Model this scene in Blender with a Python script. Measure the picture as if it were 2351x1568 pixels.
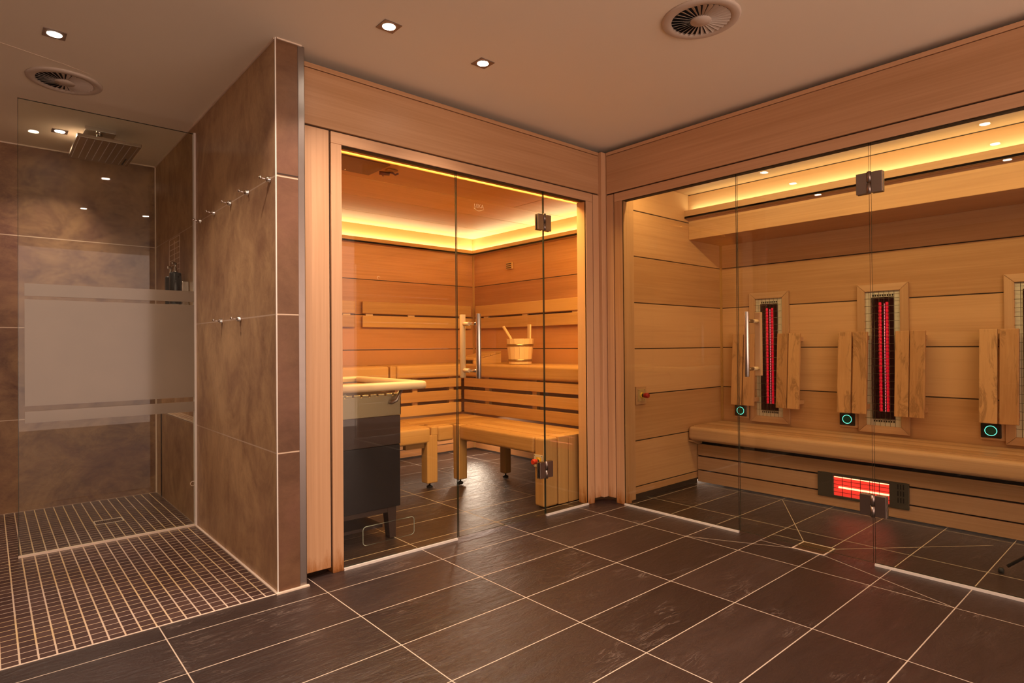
import bpy, bmesh, math, random
from mathutils import Vector, Matrix
R = math.radians
random.seed(7)
for o in list(bpy.data.objects): bpy.data.objects.remove(o)
SC = bpy.context.scene
COL = SC.collection

# ------------------------------------------------------------------ camera
cam_d = bpy.data.cameras.new('camera'); cam = bpy.data.objects.new('camera', cam_d); COL.objects.link(cam)
F_PX, YAW, PITCH, ROLL = 1377.81, 0.7191186, 0.0070140, -0.0079107
cam_d.sensor_fit = 'HORIZONTAL'; cam_d.sensor_width = 36.0; cam_d.lens = F_PX / 2351 * 36.0
cam_d.clip_start = 0.02; cam_d.clip_end = 60
fw = Vector((math.sin(YAW)*math.cos(PITCH), math.cos(YAW)*math.cos(PITCH), math.sin(PITCH)))
rt = Vector((math.cos(YAW), -math.sin(YAW), 0)); up = rt.cross(fw)
r2 = rt*math.cos(ROLL) + up*math.sin(ROLL); u2 = -rt*math.sin(ROLL) + up*math.cos(ROLL)
cam.matrix_world = Matrix(((r2.x, u2.x, -fw.x, -1.10983), (r2.y, u2.y, -fw.y, -2.49085), (r2.z, u2.z, -fw.z, 1.06201), (0, 0, 0, 1)))
SC.camera = cam

# ------------------------------------------------------------------ world, exposure
W = bpy.data.worlds.new('world'); SC.world = W; W.use_nodes = True
W.node_tree.nodes['Background'].inputs[0].default_value = (1.0, 0.68, 0.54, 1)
W.node_tree.nodes['Background'].inputs[1].default_value = 1.45
SC.view_settings.view_transform = 'Standard'; SC.view_settings.look = 'None'
SC.view_settings.gamma = 1; SC.view_settings.use_curve_mapping = False
SC.view_settings.exposure = 0.95

SPOT = (1.0, 0.76, 0.61); LED = (0.97, 1.0, 0.66); AMBER = (1.0, 0.57, 0.18)
def area(name, loc, direction, sx, sy, power, col, spread=math.pi, shape='RECTANGLE', along=None):
    l = bpy.data.lights.new(name, 'AREA'); l.shape = shape; l.size = sx
    if shape in ('RECTANGLE', 'ELLIPSE'): l.size_y = sy
    l.energy = power; l.color = col; l.spread = spread
    o = bpy.data.objects.new(name, l); COL.objects.link(o); o.location = loc
    z = -Vector(direction).normalized()
    x = Vector(along) if along else (Vector((1, 0, 0)) if abs(z.x) < .9 else Vector((0, 1, 0)))
    x = (x - z*x.dot(z)).normalized(); y = z.cross(x)
    o.rotation_euler = Matrix((x, y, z)).transposed().to_euler()
    return o

# cove strips behind their lips, under-bench lamps, and two added fill lights
area('sauna_cove_strip_back', (1.37, 2.435, 2.037), (0, -.12, 1), 2.62, .02, 4.4, LED, along=(1, 0, 0))
area('sauna_cove_strip_side', (2.675, 1.37, 2.037), (-.12, 0, 1), .02, 2.15, 3.6, LED, along=(1, 0, 0))
area('cabin_cove_strip', (2.898, -1.6, 2.072), (.1, 0, 1), .02, 3.25, 1.7, LED, along=(1, 0, 0))
area('under_bench_light', (2.45, 2.15, .40), (-.25, -.3, -1), .12, .12, 3.2, SPOT)
area('sauna_front_fill', (1.36, .345, 2.052), (0, .62, -1), 2.5, .03, 41, AMBER, along=(1, 0, 0))  # added amber fill under the lintel beam, brightens the sauna interior
area('cabin_front_fill', (2.165, -1.6, 2.185), (.55, 0, -1), .03, 3.1, 11, (1.0, .70, .30), along=(1, 0, 0))  # added warm fill hidden behind the header, brightens the cabin
area('bench_back_strip', (1.75, 2.00, .40), (0, .3, -1), .7, .03, 1.4, SPOT, along=(1, 0, 0))

# ------------------------------------------------------------------ materials
def mat(name):
    m = bpy.data.materials.new(name); m.use_nodes = True
    nt = m.node_tree; b = nt.nodes['Principled BSDF']
    return m, nt, b
def N(nt, t, **k):
    n = nt.nodes.new(t)
    for a, v in k.items(): setattr(n, a, v)
    return n
def L(nt, a, b): nt.links.new(a, b)
def M(nt, op, a, b=None, c=None, clamp=False):
    n = N(nt, 'ShaderNodeMath', operation=op, use_clamp=clamp)
    for i, v in enumerate((a, b, c)):
        if v is None: continue
        if isinstance(v, (int, float)): n.inputs[i].default_value = v
        else: L(nt, v, n.inputs[i])
    return n.outputs[0]
def ramp(nt, fac, stops, interp='LINEAR'):
    n = N(nt, 'ShaderNodeValToRGB'); n.color_ramp.interpolation = interp
    e = n.color_ramp.elements
    while len(e) < len(stops): e.new(.5)
    for el, (p, c) in zip(e, stops): el.position = p; el.color = (*c, 1) if len(c) == 3 else c
    L(nt, fac, n.inputs[0]); return n.outputs[0]
def mix(nt, fac, a, b, blend='MIX'):
    n = N(nt, 'ShaderNodeMix', data_type='RGBA', blend_type=blend)
    for s, v in ((n.inputs[0], fac), (n.inputs[6], a), (n.inputs[7], b)):
        if isinstance(v, (int, float)): s.default_value = v
        elif isinstance(v, tuple): s.default_value = (*v, 1) if len(v) == 3 else v
        else: L(nt, v, s)
    return n.outputs[2]
def noise(nt, vec, scale, detail=4, rough=.55, dist=0.0):
    n = N(nt, 'ShaderNodeTexNoise'); n.inputs['Scale'].default_value = scale
    n.inputs['Detail'].default_value = detail; n.inputs['Roughness'].default_value = rough
    n.inputs['Distortion'].default_value = dist
    if vec is not None: L(nt, vec, n.inputs['Vector'])
    return n.outputs['Fac']
def mapping(nt, vec, scale, loc=(0, 0, 0)):
    n = N(nt, 'ShaderNodeMapping'); n.inputs['Scale'].default_value = scale; n.inputs['Location'].default_value = loc
    L(nt, vec, n.inputs['Vector']); return n.outputs[0]
def bump(nt, b, h, strength, dist=.01):
    n = N(nt, 'ShaderNodeBump'); n.inputs['Strength'].default_value = strength; n.inputs['Distance'].default_value = dist
    L(nt, h, n.inputs['Height']); L(nt, n.outputs[0], b.inputs['Normal'])
def xyz(nt, vec):
    n = N(nt, 'ShaderNodeSeparateXYZ'); L(nt, vec, n.inputs[0]); return n.outputs
def plain(name, col, rough=.5, metal=0.0, emit=None, es=0.0, spec=None):
    m, nt, b = mat(name); b.inputs['Base Color'].default_value = (*col, 1)
    b.inputs['Roughness'].default_value = rough; b.inputs['Metallic'].default_value = metal
    if spec is not None: b.inputs['Specular IOR Level'].default_value = spec
    if emit: b.inputs['Emission Color'].default_value = (*emit, 1); b.inputs['Emission Strength'].default_value = es
    tc = N(nt, 'ShaderNodeTexCoord')
    v = noise(nt, tc.outputs['Object'], 35, 3)
    r = N(nt, 'ShaderNodeMapRange'); L(nt, v, r.inputs[0]); r.inputs[3].default_value = max(0, rough-.04); r.inputs[4].default_value = min(1, rough+.05)
    L(nt, r.outputs[0], b.inputs['Roughness'])
    return m

def wood(name, axis, c1, c2, plank=None, rough=.42, stain=False, figure=0.0, spec=.35):
    """straight grained wood; axis = direction of the grain; plank = (axis, start, pitch): tone changes per plank"""
    m, nt, b = mat(name)
    tc = N(nt, 'ShaderNodeTexCoord'); P = tc.outputs['Object']
    oi = N(nt, 'ShaderNodeObjectInfo')
    off = N(nt, 'ShaderNodeCombineXYZ')
    r = M(nt, 'MULTIPLY', oi.outputs['Random'], 17.0)
    for i in range(3): L(nt, r, off.inputs[i])
    tone = M(nt, 'MULTIPLY', oi.outputs['Random'], .35)
    if plank:
        s = xyz(nt, P)['XYZ'.index(plank[0])]
        k = M(nt, 'FLOOR', M(nt, 'DIVIDE', M(nt, 'SUBTRACT', s, plank[1]), plank[2]))
        wn = N(nt, 'ShaderNodeTexWhiteNoise', noise_dimensions='1D'); L(nt, k, wn.inputs['W'])
        for i in range(3):
            L(nt, M(nt, 'ADD', r, M(nt, 'MULTIPLY', wn.outputs[0], 9.0)), off.inputs[i])
        tone = M(nt, 'MULTIPLY', wn.outputs[0], .4)
    va = N(nt, 'ShaderNodeVectorMath', operation='ADD'); L(nt, P, va.inputs[0]); L(nt, off.outputs[0], va.inputs[1])
    i = 'XYZ'.index(axis)
    sf = [95.0]*3; sf[i] = 1.6; sm = [14.0]*3; sm[i] = .7; sb = [3.2]*3; sb[i] = .8
    fine = noise(nt, mapping(nt, va.outputs[0], sf), 1, 3, .6)
    mid = noise(nt, mapping(nt, va.outputs[0], sm), 1, 3, .5, .6)
    big = noise(nt, mapping(nt, va.outputs[0], sb), 1, 2, .5, .3)
    v = M(nt, 'ADD', M(nt, 'MULTIPLY', fine, .42), M(nt, 'ADD', M(nt, 'MULTIPLY', mid, .38), M(nt, 'MULTIPLY', big, .30)))
    v = M(nt, 'ADD', v, M(nt, 'SUBTRACT', tone, .18))
    c = ramp(nt, v, [(.30, c2), (.72, c1)])
    if figure:
        sk = [9.0]*3; sk[i] = 2.4
        kn = noise(nt, mapping(nt, va.outputs[0], sk), 1, 5, .7, 1.6)
        k2 = ramp(nt, kn, [(.52, (0, 0, 0)), (.60, (1, 1, 1)), (.66, (0, 0, 0))])
        c = mix(nt, M(nt, 'MULTIPLY', k2, figure), c, tuple(x*.45 for x in c2))
    if stain:
        z = xyz(nt, P)[2]
        n1 = noise(nt, mapping(nt, P, (30, 30, 6)), 1, 5, .7)
        e = M(nt, 'SUBTRACT', M(nt, 'ADD', .10, M(nt, 'MULTIPLY', M(nt, 'SUBTRACT', n1, .5), .30)), z)
        e = M(nt, 'MULTIPLY', e, 9.0, clamp=True)
        c = mix(nt, e, c, (.36, .13, .025))
        e2 = M(nt, 'SUBTRACT', M(nt, 'ADD', .02, M(nt, 'MULTIPLY', M(nt, 'SUBTRACT', n1, .5), .22)), z)
        c = mix(nt, M(nt, 'MULTIPLY', e2, 12.0, clamp=True), c, (.06, .02, .01))
    L(nt, c, b.inputs['Base Color']); b.inputs['Roughness'].default_value = rough
    b.inputs['Specular IOR Level'].default_value = spec
    bump(nt, b, fine, .10, .002)
    return m
H1, H2 = (.62, .365, .20), (.44, .235, .108)       # hemlock panelling
S1, S2 = (.59, .335, .12), (.40, .20, .06)       # browner boards of the sauna
MW = {}
for a in 'XYZ':
    MW['H'+a] = wood('hemlock_grain_'+a.lower(), a, H1, H2)
    MW['S'+a] = wood('sauna_board_grain_'+a.lower(), a, S1, S2, rough=.5)
MW['Hst'] = wood('hemlock_frame_stained_foot', 'Z', H1, H2, stain=True)
MW['wallX'] = wood('hemlock_planks_x', 'X', (.57, .265, .10), (.37, .155, .052), plank=('Z', .083, .3165))
MW['wallY'] = wood('hemlock_planks_y', 'Y', (.57, .265, .10), (.37, .155, .052), plank=('Z', .083, .3165))
MW['cabX'] = wood('cabin_planks_x', 'X', (.62, .35, .17), (.44, .22, .095), plank=('Z', .083, .3165))
MW['cabY'] = wood('cabin_planks_y', 'Y', (.62, .35, .17), (.44, .22, .095), plank=('Z', .083, .3165))
MW['ceilX'] = wood('sauna_ceiling_planks', 'X', (.82, .49, .20), (.64, .35, .125), plank=('Y', 1.105, .4375))
MW['figZ'] = wood('figured_backrest_wood', 'Z', (.62, .34, .155), (.44, .21, .085), figure=.6)
MW['pale'] = wood('pale_aspen', 'X', (.80, .58, .34), (.68, .46, .25), rough=.45)
MW['paleZ'] = wood('pale_aspen_upright', 'Z', (.80, .56, .31), (.66, .42, .21), rough=.45)

def tile_wall(name, streak, base, grout_axis=True, lo=(.27, .145, .080), hi=(.54, .345, .178)):
    m, nt, b = mat(name)
    tc = N(nt, 'ShaderNodeTexCoord'); P = tc.outputs['Object']
    s1 = (2.8, 2.8, 2.1) if streak == 'Z' else (2.1, 2.1, 2.8)
    s2 = (10., 10., 7.) if streak == 'Z' else (7., 7., 10.)
    big = noise(nt, mapping(nt, P, s1, base), 1, 7, .66, 2.2)
    sm = noise(nt, mapping(nt, P, s2, base), 1, 12, .80, .6)
    cl = noise(nt, mapping(nt, P, (1.5, 1.5, 1.5), base), 1, 3, .5, .4)
    v = M(nt, 'ADD', M(nt, 'MULTIPLY', big, .38), M(nt, 'ADD', M(nt, 'MULTIPLY', sm, .36), M(nt, 'MULTIPLY', cl, .26)))
    c = ramp(nt, v, [(.38, lo), (.47, tuple((a+d)*.5 for a, d in zip(lo, hi))), (.56, hi), (.68, (hi[0]*1.25, hi[1]*1.28, hi[2]*1.3))])
    red = ramp(nt, noise(nt, mapping(nt, P, (2.3, 2.3, 2.3), (9, 3, 1)), 1, 4, .6, .5), [(.48, (0, 0, 0)), (.66, (1, 1, 1))])
    c = mix(nt, M(nt, 'MULTIPLY', red, .28), c, (.24, .105, .075))
    rough = .42
    if grout_axis:
        z = xyz(nt, P)[2]
        d = M(nt, 'ABSOLUTE', M(nt, 'SUBTRACT', M(nt, 'FRACT', M(nt, 'ADD', M(nt, 'DIVIDE', z, .603), .5)), .5))
        g = M(nt, 'LESS_THAN', d, .0048)
        c = mix(nt, g, c, (.60, .45, .32))
    L(nt, c, b.inputs['Base Color']); b.inputs['Roughness'].default_value = rough
    b.inputs['Specular IOR Level'].default_value = .30
    bump(nt, b, sm, .06, .003)
    return m
TILE_Z = tile_wall('stone_look_tile_upright', 'Z', (0, 0, 0))
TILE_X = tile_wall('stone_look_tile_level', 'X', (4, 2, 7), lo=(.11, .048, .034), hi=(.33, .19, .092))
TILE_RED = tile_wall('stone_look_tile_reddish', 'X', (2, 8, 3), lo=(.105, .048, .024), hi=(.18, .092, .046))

def slate():
    m, nt, b = mat('slate_floor_tiles')
    tc = N(nt, 'ShaderNodeTexCoord'); P = tc.outputs['Object']; x, y, z = xyz(nt, P)
    w = .0020
    dists = []
    for gx in (-2.417, -1.817, -1.217, -.617, 0, .6, 1.2, 1.8, 2.36, 2.96):
        dists.append(M(nt, 'ABSOLUTE', M(nt, 'SUBTRACT', x, gx)))
    fy = M(nt, 'DIVIDE', y, .30712)
    dists.append(M(nt, 'MULTIPLY', M(nt, 'ABSOLUTE', M(nt, 'SUBTRACT', M(nt, 'FRACT', M(nt, 'ADD', fy, .5)), .5)), .30712))
    def seg(x0, y0, x1, y1):
        dx, dy = x1-x0, y1-y0; l2 = dx*dx+dy*dy
        px = M(nt, 'SUBTRACT', x, x0); py = M(nt, 'SUBTRACT', y, y0)
        t = M(nt, 'DIVIDE', M(nt, 'ADD', M(nt, 'MULTIPLY', px, dx), M(nt, 'MULTIPLY', py, dy)), l2, clamp=True)
        ex = M(nt, 'SUBTRACT', px, M(nt, 'MULTIPLY', t, dx)); ey = M(nt, 'SUBTRACT', py, M(nt, 'MULTIPLY', t, dy))
        return M(nt, 'SQRT', M(nt, 'ADD', M(nt, 'MULTIPLY', ex, ex), M(nt, 'MULTIPLY', ey, ey)))
    for s in ((1.8, -.614, 2.036, -1.092), (2.96, -.621, 2.186, -1.088), (2.178, -1.249, 2.842, -1.777),
              (2.039, -1.252, 1.8, -1.842), (2.186, -.921, 2.186, -1.09), (2.037, -.921, 2.037, -1.09)):
        dists.append(seg(*s))
    d = dists[0]
    for q in dists[1:]: d = M(nt, 'MINIMUM', d, q)
    grout = M(nt, 'SUBTRACT', 1.0, M(nt, 'MULTIPLY', M(nt, 'SUBTRACT', d, w*.7), 1/(w*.6), clamp=True))
    # one random number per tile
    kx = M(nt, 'FLOOR', M(nt, 'DIVIDE', x, .6)); ky = M(nt, 'FLOOR', fy)
    cb = N(nt, 'ShaderNodeCombineXYZ'); L(nt, kx, cb.inputs[0]); L(nt, ky, cb.inputs[1])
    wn = N(nt, 'ShaderNodeTexWhiteNoise', noise_dimensions='2D'); L(nt, cb.outputs[0], wn.inputs[0])
    sc = N(nt, 'ShaderNodeVectorMath', operation='SCALE'); L(nt, wn.outputs['Color'], sc.inputs[0]); sc.inputs['Scale'].default_value = 6
    va = N(nt, 'ShaderNodeVectorMath', operation='ADD'); L(nt, P, va.inputs[0]); L(nt, sc.outputs[0], va.inputs[1])
    rot = N(nt, 'ShaderNodeMapping'); rot.inputs['Rotation'].default_value = (0, 0, .5); rot.inputs['Scale'].default_value = (1.6, 6.5, 1)
    L(nt, va.outputs[0], rot.inputs[0])
    cleft = noise(nt, rot.outputs[0], 2.2, 9, .62, 1.2)
    chip = noise(nt, mapping(nt, va.outputs[0], (3.0, 17, 1)), 1, 6, .68, .9)
    vein = M(nt, 'ABSOLUTE', M(nt, 'SUBTRACT', chip, .5))
    gate = M(nt, 'MULTIPLY', M(nt, 'SUBTRACT', noise(nt, va.outputs[0], 3.5, 2, .5), .54), 9, clamp=True)
    vein = M(nt, 'MULTIPLY', M(nt, 'SUBTRACT', 1.0, M(nt, 'MULTIPLY', vein, 90.0, clamp=True)), gate)
    spk = noise(nt, va.outputs[0], 60, 3, .6)
    spk = M(nt, 'MULTIPLY', M(nt, 'SUBTRACT', spk, .76), 20, clamp=True)
    fineb = noise(nt, mapping(nt, va.outputs[0], (1, 2.2, 1)), 26, 5, .65, 1.5)
    base = ramp(nt, M(nt, 'ADD', M(nt, 'MULTIPLY', cleft, .6), M(nt, 'MULTIPLY', wn.outputs[0], .4)),
                [(.25, (.021, .0125, .011)), (.55, (.034, .0205, .0175)), (.8, (.052, .033, .028))])
    c = mix(nt, M(nt, 'MULTIPLY', vein, .55), base, (.30, .23, .19))
    c = mix(nt, spk, c, (.45, .36, .28))
    c = mix(nt, grout, c, (.58, .47, .36))
    L(nt, c, b.inputs['Base Color'])
    rg = M(nt, 'ADD', .30, M(nt, 'MULTIPLY', grout, .5)); L(nt, rg, b.inputs['Roughness'])
    b.inputs['Specular IOR Level'].default_value = .55
    h = M(nt, 'SUBTRACT', M(nt, 'ADD', M(nt, 'MULTIPLY', cleft, 1.0), M(nt, 'ADD', M(nt, 'MULTIPLY', chip, .3), M(nt, 'MULTIPLY', fineb, .36))), M(nt, 'MULTIPLY', grout, .25))
    bump(nt, b, h, .48, .012)
    return m
SLATE = slate()
def mosaic():
    m, nt, b = mat('brown_mosaic_tiles')
    tc = N(nt, 'ShaderNodeTexCoord'); P = tc.outputs['Object']; x, y, z = xyz(nt, P)
    gx = M(nt, 'DIVIDE', M(nt, 'ADD', x, .62), .0508); gy = M(nt, 'DIVIDE', M(nt, 'SUBTRACT', y, .180), .0508)
    dx = M(nt, 'ABSOLUTE', M(nt, 'SUBTRACT', M(nt, 'FRACT', M(nt, 'ADD', gx, .5)), .5))
    dy = M(nt, 'ABSOLUTE', M(nt, 'SUBTRACT', M(nt, 'FRACT', M(nt, 'ADD', gy, .5)), .5))
    d = M(nt, 'MINIMUM', dx, M(nt, 'MULTIPLY', dy, 1.5))
    g = M(nt, 'SUBTRACT', 1.0, M(nt, 'MULTIPLY', M(nt, 'SUBTRACT', d, .046), 1/.02, clamp=True))
    cb = N(nt, 'ShaderNodeCombineXYZ'); L(nt, M(nt, 'FLOOR', gx), cb.inputs[0]); L(nt, M(nt, 'FLOOR', gy), cb.inputs[1])
    wn = N(nt, 'ShaderNodeTexWhiteNoise', noise_dimensions='2D'); L(nt, cb.outputs[0], wn.inputs[0])
    base = ramp(nt, wn.outputs[0], [(0, (.055, .028, .024)), (1, (.090, .048, .039))])
    st = noise(nt, P, 2.2, 4, .6)
    gc = ramp(nt, st, [(.42, (.62, .44, .22)), (.6, (.62, .48, .36))])
    c = mix(nt, g, base, gc); L(nt, c, b.inputs['Base Color'])
    L(nt, M(nt, 'ADD', .33, M(nt, 'MULTIPLY', g, .4)), b.inputs['Roughness'])
    bump(nt, b, M(nt, 'SUBTRACT', 1.0, g), .4, .003)
    return m
MOSAIC = mosaic()
def plaster():
    m, nt, b = mat('ceiling_plaster'); tc = N(nt, 'ShaderNodeTexCoord')
    v = noise(nt, tc.outputs['Object'], 1.2, 3, .5); c = ramp(nt, v, [(.3, (.93, .84, .68)), (.7, (.95, .86, .70))])
    L(nt, c, b.inputs['Base Color']); b.inputs['Roughness'].default_value = .75
    bump(nt, b, noise(nt, tc.outputs['Object'], 260, 3), .08, .002); return m
PLASTER = plaster()
def glass(name, refl=.027, tint=(.96, .97, .93)):
    m = bpy.data.materials.new(name); m.use_nodes = True; nt = m.node_tree; nt.nodes.clear()
    out = N(nt, 'ShaderNodeOutputMaterial'); tr = N(nt, 'ShaderNodeBsdfTransparent'); tr.inputs[0].default_value = (*tint, 1)
    gl = N(nt, 'ShaderNodeBsdfGlossy'); gl.inputs['Roughness'].default_value = 0.0
    lw = N(nt, 'ShaderNodeLayerWeight'); lw.inputs[0].default_value = .5
    f = M(nt, 'ADD', refl, M(nt, 'MULTIPLY', M(nt, 'POWER', lw.outputs['Facing'], 5.0), .9), clamp=True)
    mx = N(nt, 'ShaderNodeMixShader'); L(nt, f, mx.inputs[0]); L(nt, tr.outputs[0], mx.inputs[1]); L(nt, gl.outputs[0], mx.inputs[2])
    L(nt, mx.outputs[0], out.inputs[0]); return m
GLASS = glass('clear_glass')
def frost():
    m = bpy.data.materials.new('frosted_film'); m.use_nodes = True; nt = m.node_tree; nt.nodes.clear()
    out = N(nt, 'ShaderNodeOutputMaterial'); d = N(nt, 'ShaderNodeBsdfDiffuse'); t = N(nt, 'ShaderNodeBsdfTranslucent')
    tc = N(nt, 'ShaderNodeTexCoord')
    c = ramp(nt, noise(nt, tc.outputs['Object'], 3, 2), [(.3, (.44, .36, .26)), (.7, (.48, .39, .28))])
    L(nt, c, d.inputs[0]); L(nt, c, t.inputs[0])
    g = N(nt, 'ShaderNodeBsdfGlossy'); g.inputs['Roughness'].default_value = .12
    a = N(nt, 'ShaderNodeMixShader'); a.inputs[0].default_value = .55; L(nt, d.outputs[0], a.inputs[1]); L(nt, t.outputs[0], a.inputs[2])
    b = N(nt, 'ShaderNodeMixShader'); b.inputs[0].default_value = .06; L(nt, a.outputs[0], b.inputs[1]); L(nt, g.outputs[0], b.inputs[2])
    L(nt, b.outputs[0], out.inputs[0]); return m
FROST = frost()
STEEL = plain('brushed_steel', (.62, .58, .53), .24, 1)
STEEL_D = plain('dark_satin_steel', (.34, .28, .25), .34, 1)
CHROME = plain('chrome', (.80, .77, .73), .09, 1)
SILICONE = plain('beige_silicone', (.78, .64, .50), .5)
SEAL = plain('white_seal', (.78, .72, .64), .45)
EDGE = plain('green_glass_edge', (.035, .045, .03), .15)
RUBBER = plain('black_rubber', (.012, .011, .011), .55)
DARK = plain('dark_gap', (.035, .018, .010), .8)
H_GREY = plain('heater_grey_steel', (.050, .030, .026), .6, .0, None, 0, .2)
H_DARK = plain('heater_dark_steel', (.016, .012, .014), .6, .0, None, 0, .2)
H_STRIP = plain('heater_top_steel', (.36, .29, .18), .36, .85)
STONE = plain('sauna_stone', (.10, .095, .09), .8)
VENTW = plain('vent_white_metal', (.62, .52, .43), .5)
VOID = plain('vent_void', (.01, .008, .007), .9)
BOTTLE = plain('bottle_dark_green', (.006, .012, .014), .28)
RED = plain('red_button', (.62, .045, .015), .35)
RED_D = plain('dark_red_button', (.34, .012, .010), .3)
YEL = plain('yellow_label', (.75, .48, .05), .5)
CREAM = plain('cream_plate', (.70, .60, .42), .45)
BLACK = plain('black_panel', (.012, .012, .012), .22)
BROWNBOX = plain('brown_sensor', (.16, .045, .02), .35)
PLATE = plain('heat_shield_steel', (.20, .10, .045), .4, .4)
GREYPLATE = plain('grey_heater_plate', (.13, .115, .09), .42, .6)
RINGL = plain('glowing_ring', (.1, .4, .3), .4, 0, (.15, 1.0, .72), .9)
DIM = plain('dim_glass_display', (.004, .03, .018), .2, 0, (.0, .2, .08), .03)
BULB = plain('lamp_disc', (1, 1, 1), .4, 0, (1, .88, .72), 38)
REDGLOW = plain('red_filament', (.5, .0, .02), .4, 0, (1, .006, .03), .17)
HOT = plain('hot_filament', (.8, .1, .1), .4, 0, (1, .22, .28), 1.0)
HEATTUBE = plain('glowing_tube', (1, .2, .1), .4, 0, (1, .25, .12), 3.2)
HEATBACK = plain('glowing_reflector', (.5, .02, .02), .5, 0, (1, .05, .03), .42)
DARKGLASS = plain('dark_red_glass', (.022, .004, .006), .12)
REFLECTOR = plain('reflector_steel', (.74, .68, .54), .35, .25)
WIRE = plain('wire_grid', (.20, .17, .12), .35, .9)
HOOP = plain('bucket_hoop', (.42, .33, .18), .3, .95)

# ------------------------------------------------------------------ mesh helpers
class MB:
    def __init__(s): s.v = []; s.f = []; s.m = []; s.mi = 0; s.sm = []
    def add(s, vs, fs, smooth=False):
        n = len(s.v); s.v += [tuple(v) for v in vs]
        for f in fs: s.f.append(tuple(n+i for i in f)); s.m.append(s.mi); s.sm.append(smooth)
        return s
    def box(s, x0, x1, y0, y1, z0, z1):
        x0, x1 = sorted((x0, x1)); y0, y1 = sorted((y0, y1)); z0, z1 = sorted((z0, z1))
        return s.add([(x, y, z) for z in (z0, z1) for y in (y0, y1) for x in (x0, x1)],
                     [(0, 2, 3, 1), (4, 5, 7, 6), (0, 1, 5, 4), (2, 6, 7, 3), (0, 4, 6, 2), (1, 3, 7, 5)])
    def hexa(s, b, t):   # bottom and top quads, counter-clockwise seen from above
        return s.add(list(b)+list(t), [(3, 2, 1, 0), (4, 5, 6, 7), (0, 1, 5, 4), (1, 2, 6, 5), (2, 3, 7, 6), (3, 0, 4, 7)])
    def prism(s, poly, axis, a, b):
        n = len(poly)
        def p(u, v, w): return {'X': (w, u, v), 'Y': (u, w, v), 'Z': (u, v, w)}[axis]
        return s.add([p(u, v, a) for u, v in poly]+[p(u, v, b) for u, v in poly],
                     [tuple(range(n)), tuple(range(2*n-1, n-1, -1))]+[(i, i+n, (i+1) % n+n, (i+1) % n) for i in range(n)])
    def tube(s, pts, rad, seg=12, cap=True):
        pts = [Vector(p) for p in pts]; rs = rad if isinstance(rad, (list, tuple)) else [rad]*len(pts)
        vs = []; ref = None
        for i, p in enumerate(pts):
            d = (pts[min(i+1, len(pts)-1)]-pts[max(i-1, 0)]).normalized()
            if ref is None: ref = Vector((0, 0, 1)) if abs(d.z) < .9 else Vector((1, 0, 0))
            u = d.cross(ref).normalized(); w = u.cross(d).normalized()
            vs += [p+u*(rs[i]*math.cos(2*math.pi*k/seg))+w*(rs[i]*math.sin(2*math.pi*k/seg)) for k in range(seg)]
        fs = [(i*seg+k, (i+1)*seg+k, (i+1)*seg+(k+1) % seg, i*seg+(k+1) % seg) for i in range(len(pts)-1) for k in range(seg)]
        s.add(vs, fs, True)
        if cap:
            n = len(s.v)-len(vs)
            s.f += [tuple(n+k for k in range(seg)), tuple(n+(len(pts)-1)*seg+k for k in range(seg-1, -1, -1))]
            s.m += [s.mi]*2; s.sm += [False]*2
        return s
    def lathe(s, c, prof, axis='Z', seg=32, smooth=True):   # prof = [(radius, height)...]
        vs = []
        for r, h in prof:
            for k in range(seg):
                a = 2*math.pi*k/seg; u, v = r*math.cos(a), r*math.sin(a)
                vs.append({'Z': (c[0]+u, c[1]+v, c[2]+h), 'X': (c[0]+h, c[1]+u, c[2]+v), 'Y': (c[0]+v, c[1]+h, c[2]+u)}[axis])
        fs = [(i*seg+k, i*seg+(k+1) % seg, (i+1)*seg+(k+1) % seg, (i+1)*seg+k) for i in range(len(prof)-1) for k in range(seg)]
        s.add(vs, fs, smooth)
        n = len(s.v)-len(vs)
        if prof[0][0] > 1e-5: s.f.append(tuple(n+k for k in range(seg-1, -1, -1))); s.m.append(s.mi); s.sm.append(False)
        if prof[-1][0] > 1e-5: s.f.append(tuple(n+(len(prof)-1)*seg+k for k in range(seg))); s.m.append(s.mi); s.sm.append(False)
        return s
    def build(s, name, mats, parent=None, bevel=0, segs=2, origin=None):
        mats = mats if isinstance(mats, (list, tuple)) else [mats]
        o0 = Vector(parent['_o']) if parent is not None else (Vector(origin) if origin else Vector((0, 0, 0)))
        me = bpy.data.meshes.new(name); me.from_pydata([tuple(Vector(v)-o0) for v in s.v], [], s.f); me.update()
        bm = bmesh.new(); bm.from_mesh(me); bmesh.ops.recalc_face_normals(bm, faces=bm.faces); bm.to_mesh(me); bm.free()
        for m in mats: me.materials.append(m)
        for p, mi, sm in zip(me.polygons, s.m, s.sm): p.material_index = mi; p.use_smooth = sm
        ob = bpy.data.objects.new(name, me); COL.objects.link(ob)
        if bevel:
            b = ob.modifiers.new('bevel', 'BEVEL'); b.width = bevel; b.segments = segs; b.limit_method = 'ANGLE'; b.angle_limit = R(40)
        ob['_o'] = tuple(o0)
        if parent is not None: ob.parent = parent
        else: ob.location = o0
        return ob
def thing(name, loc, label, cat, group=None):
    o = bpy.data.objects.new(name, None); COL.objects.link(o); o.location = loc; o['_o'] = tuple(loc)
    o.empty_display_size = .05; o['label'] = label; o['category'] = cat
    if group: o['group'] = group
    return o
def tag(o, label, cat, group=None):
    o['label'] = label; o['category'] = cat
    if group: o['group'] = group
    return o
def struct(o, label=None):
    o['kind'] = 'structure'
    if label: o['label'] = label
    return o
def dup(root, loc, label, group):
    r = root.copy(); COL.objects.link(r); r.location = loc; r['label'] = label; r['group'] = group
    for ch in list(root.children):
        c = ch.copy(); COL.objects.link(c); c.parent = r
        for g in list(ch.children):
            d = g.copy(); COL.objects.link(d); d.parent = c
    return r
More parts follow.
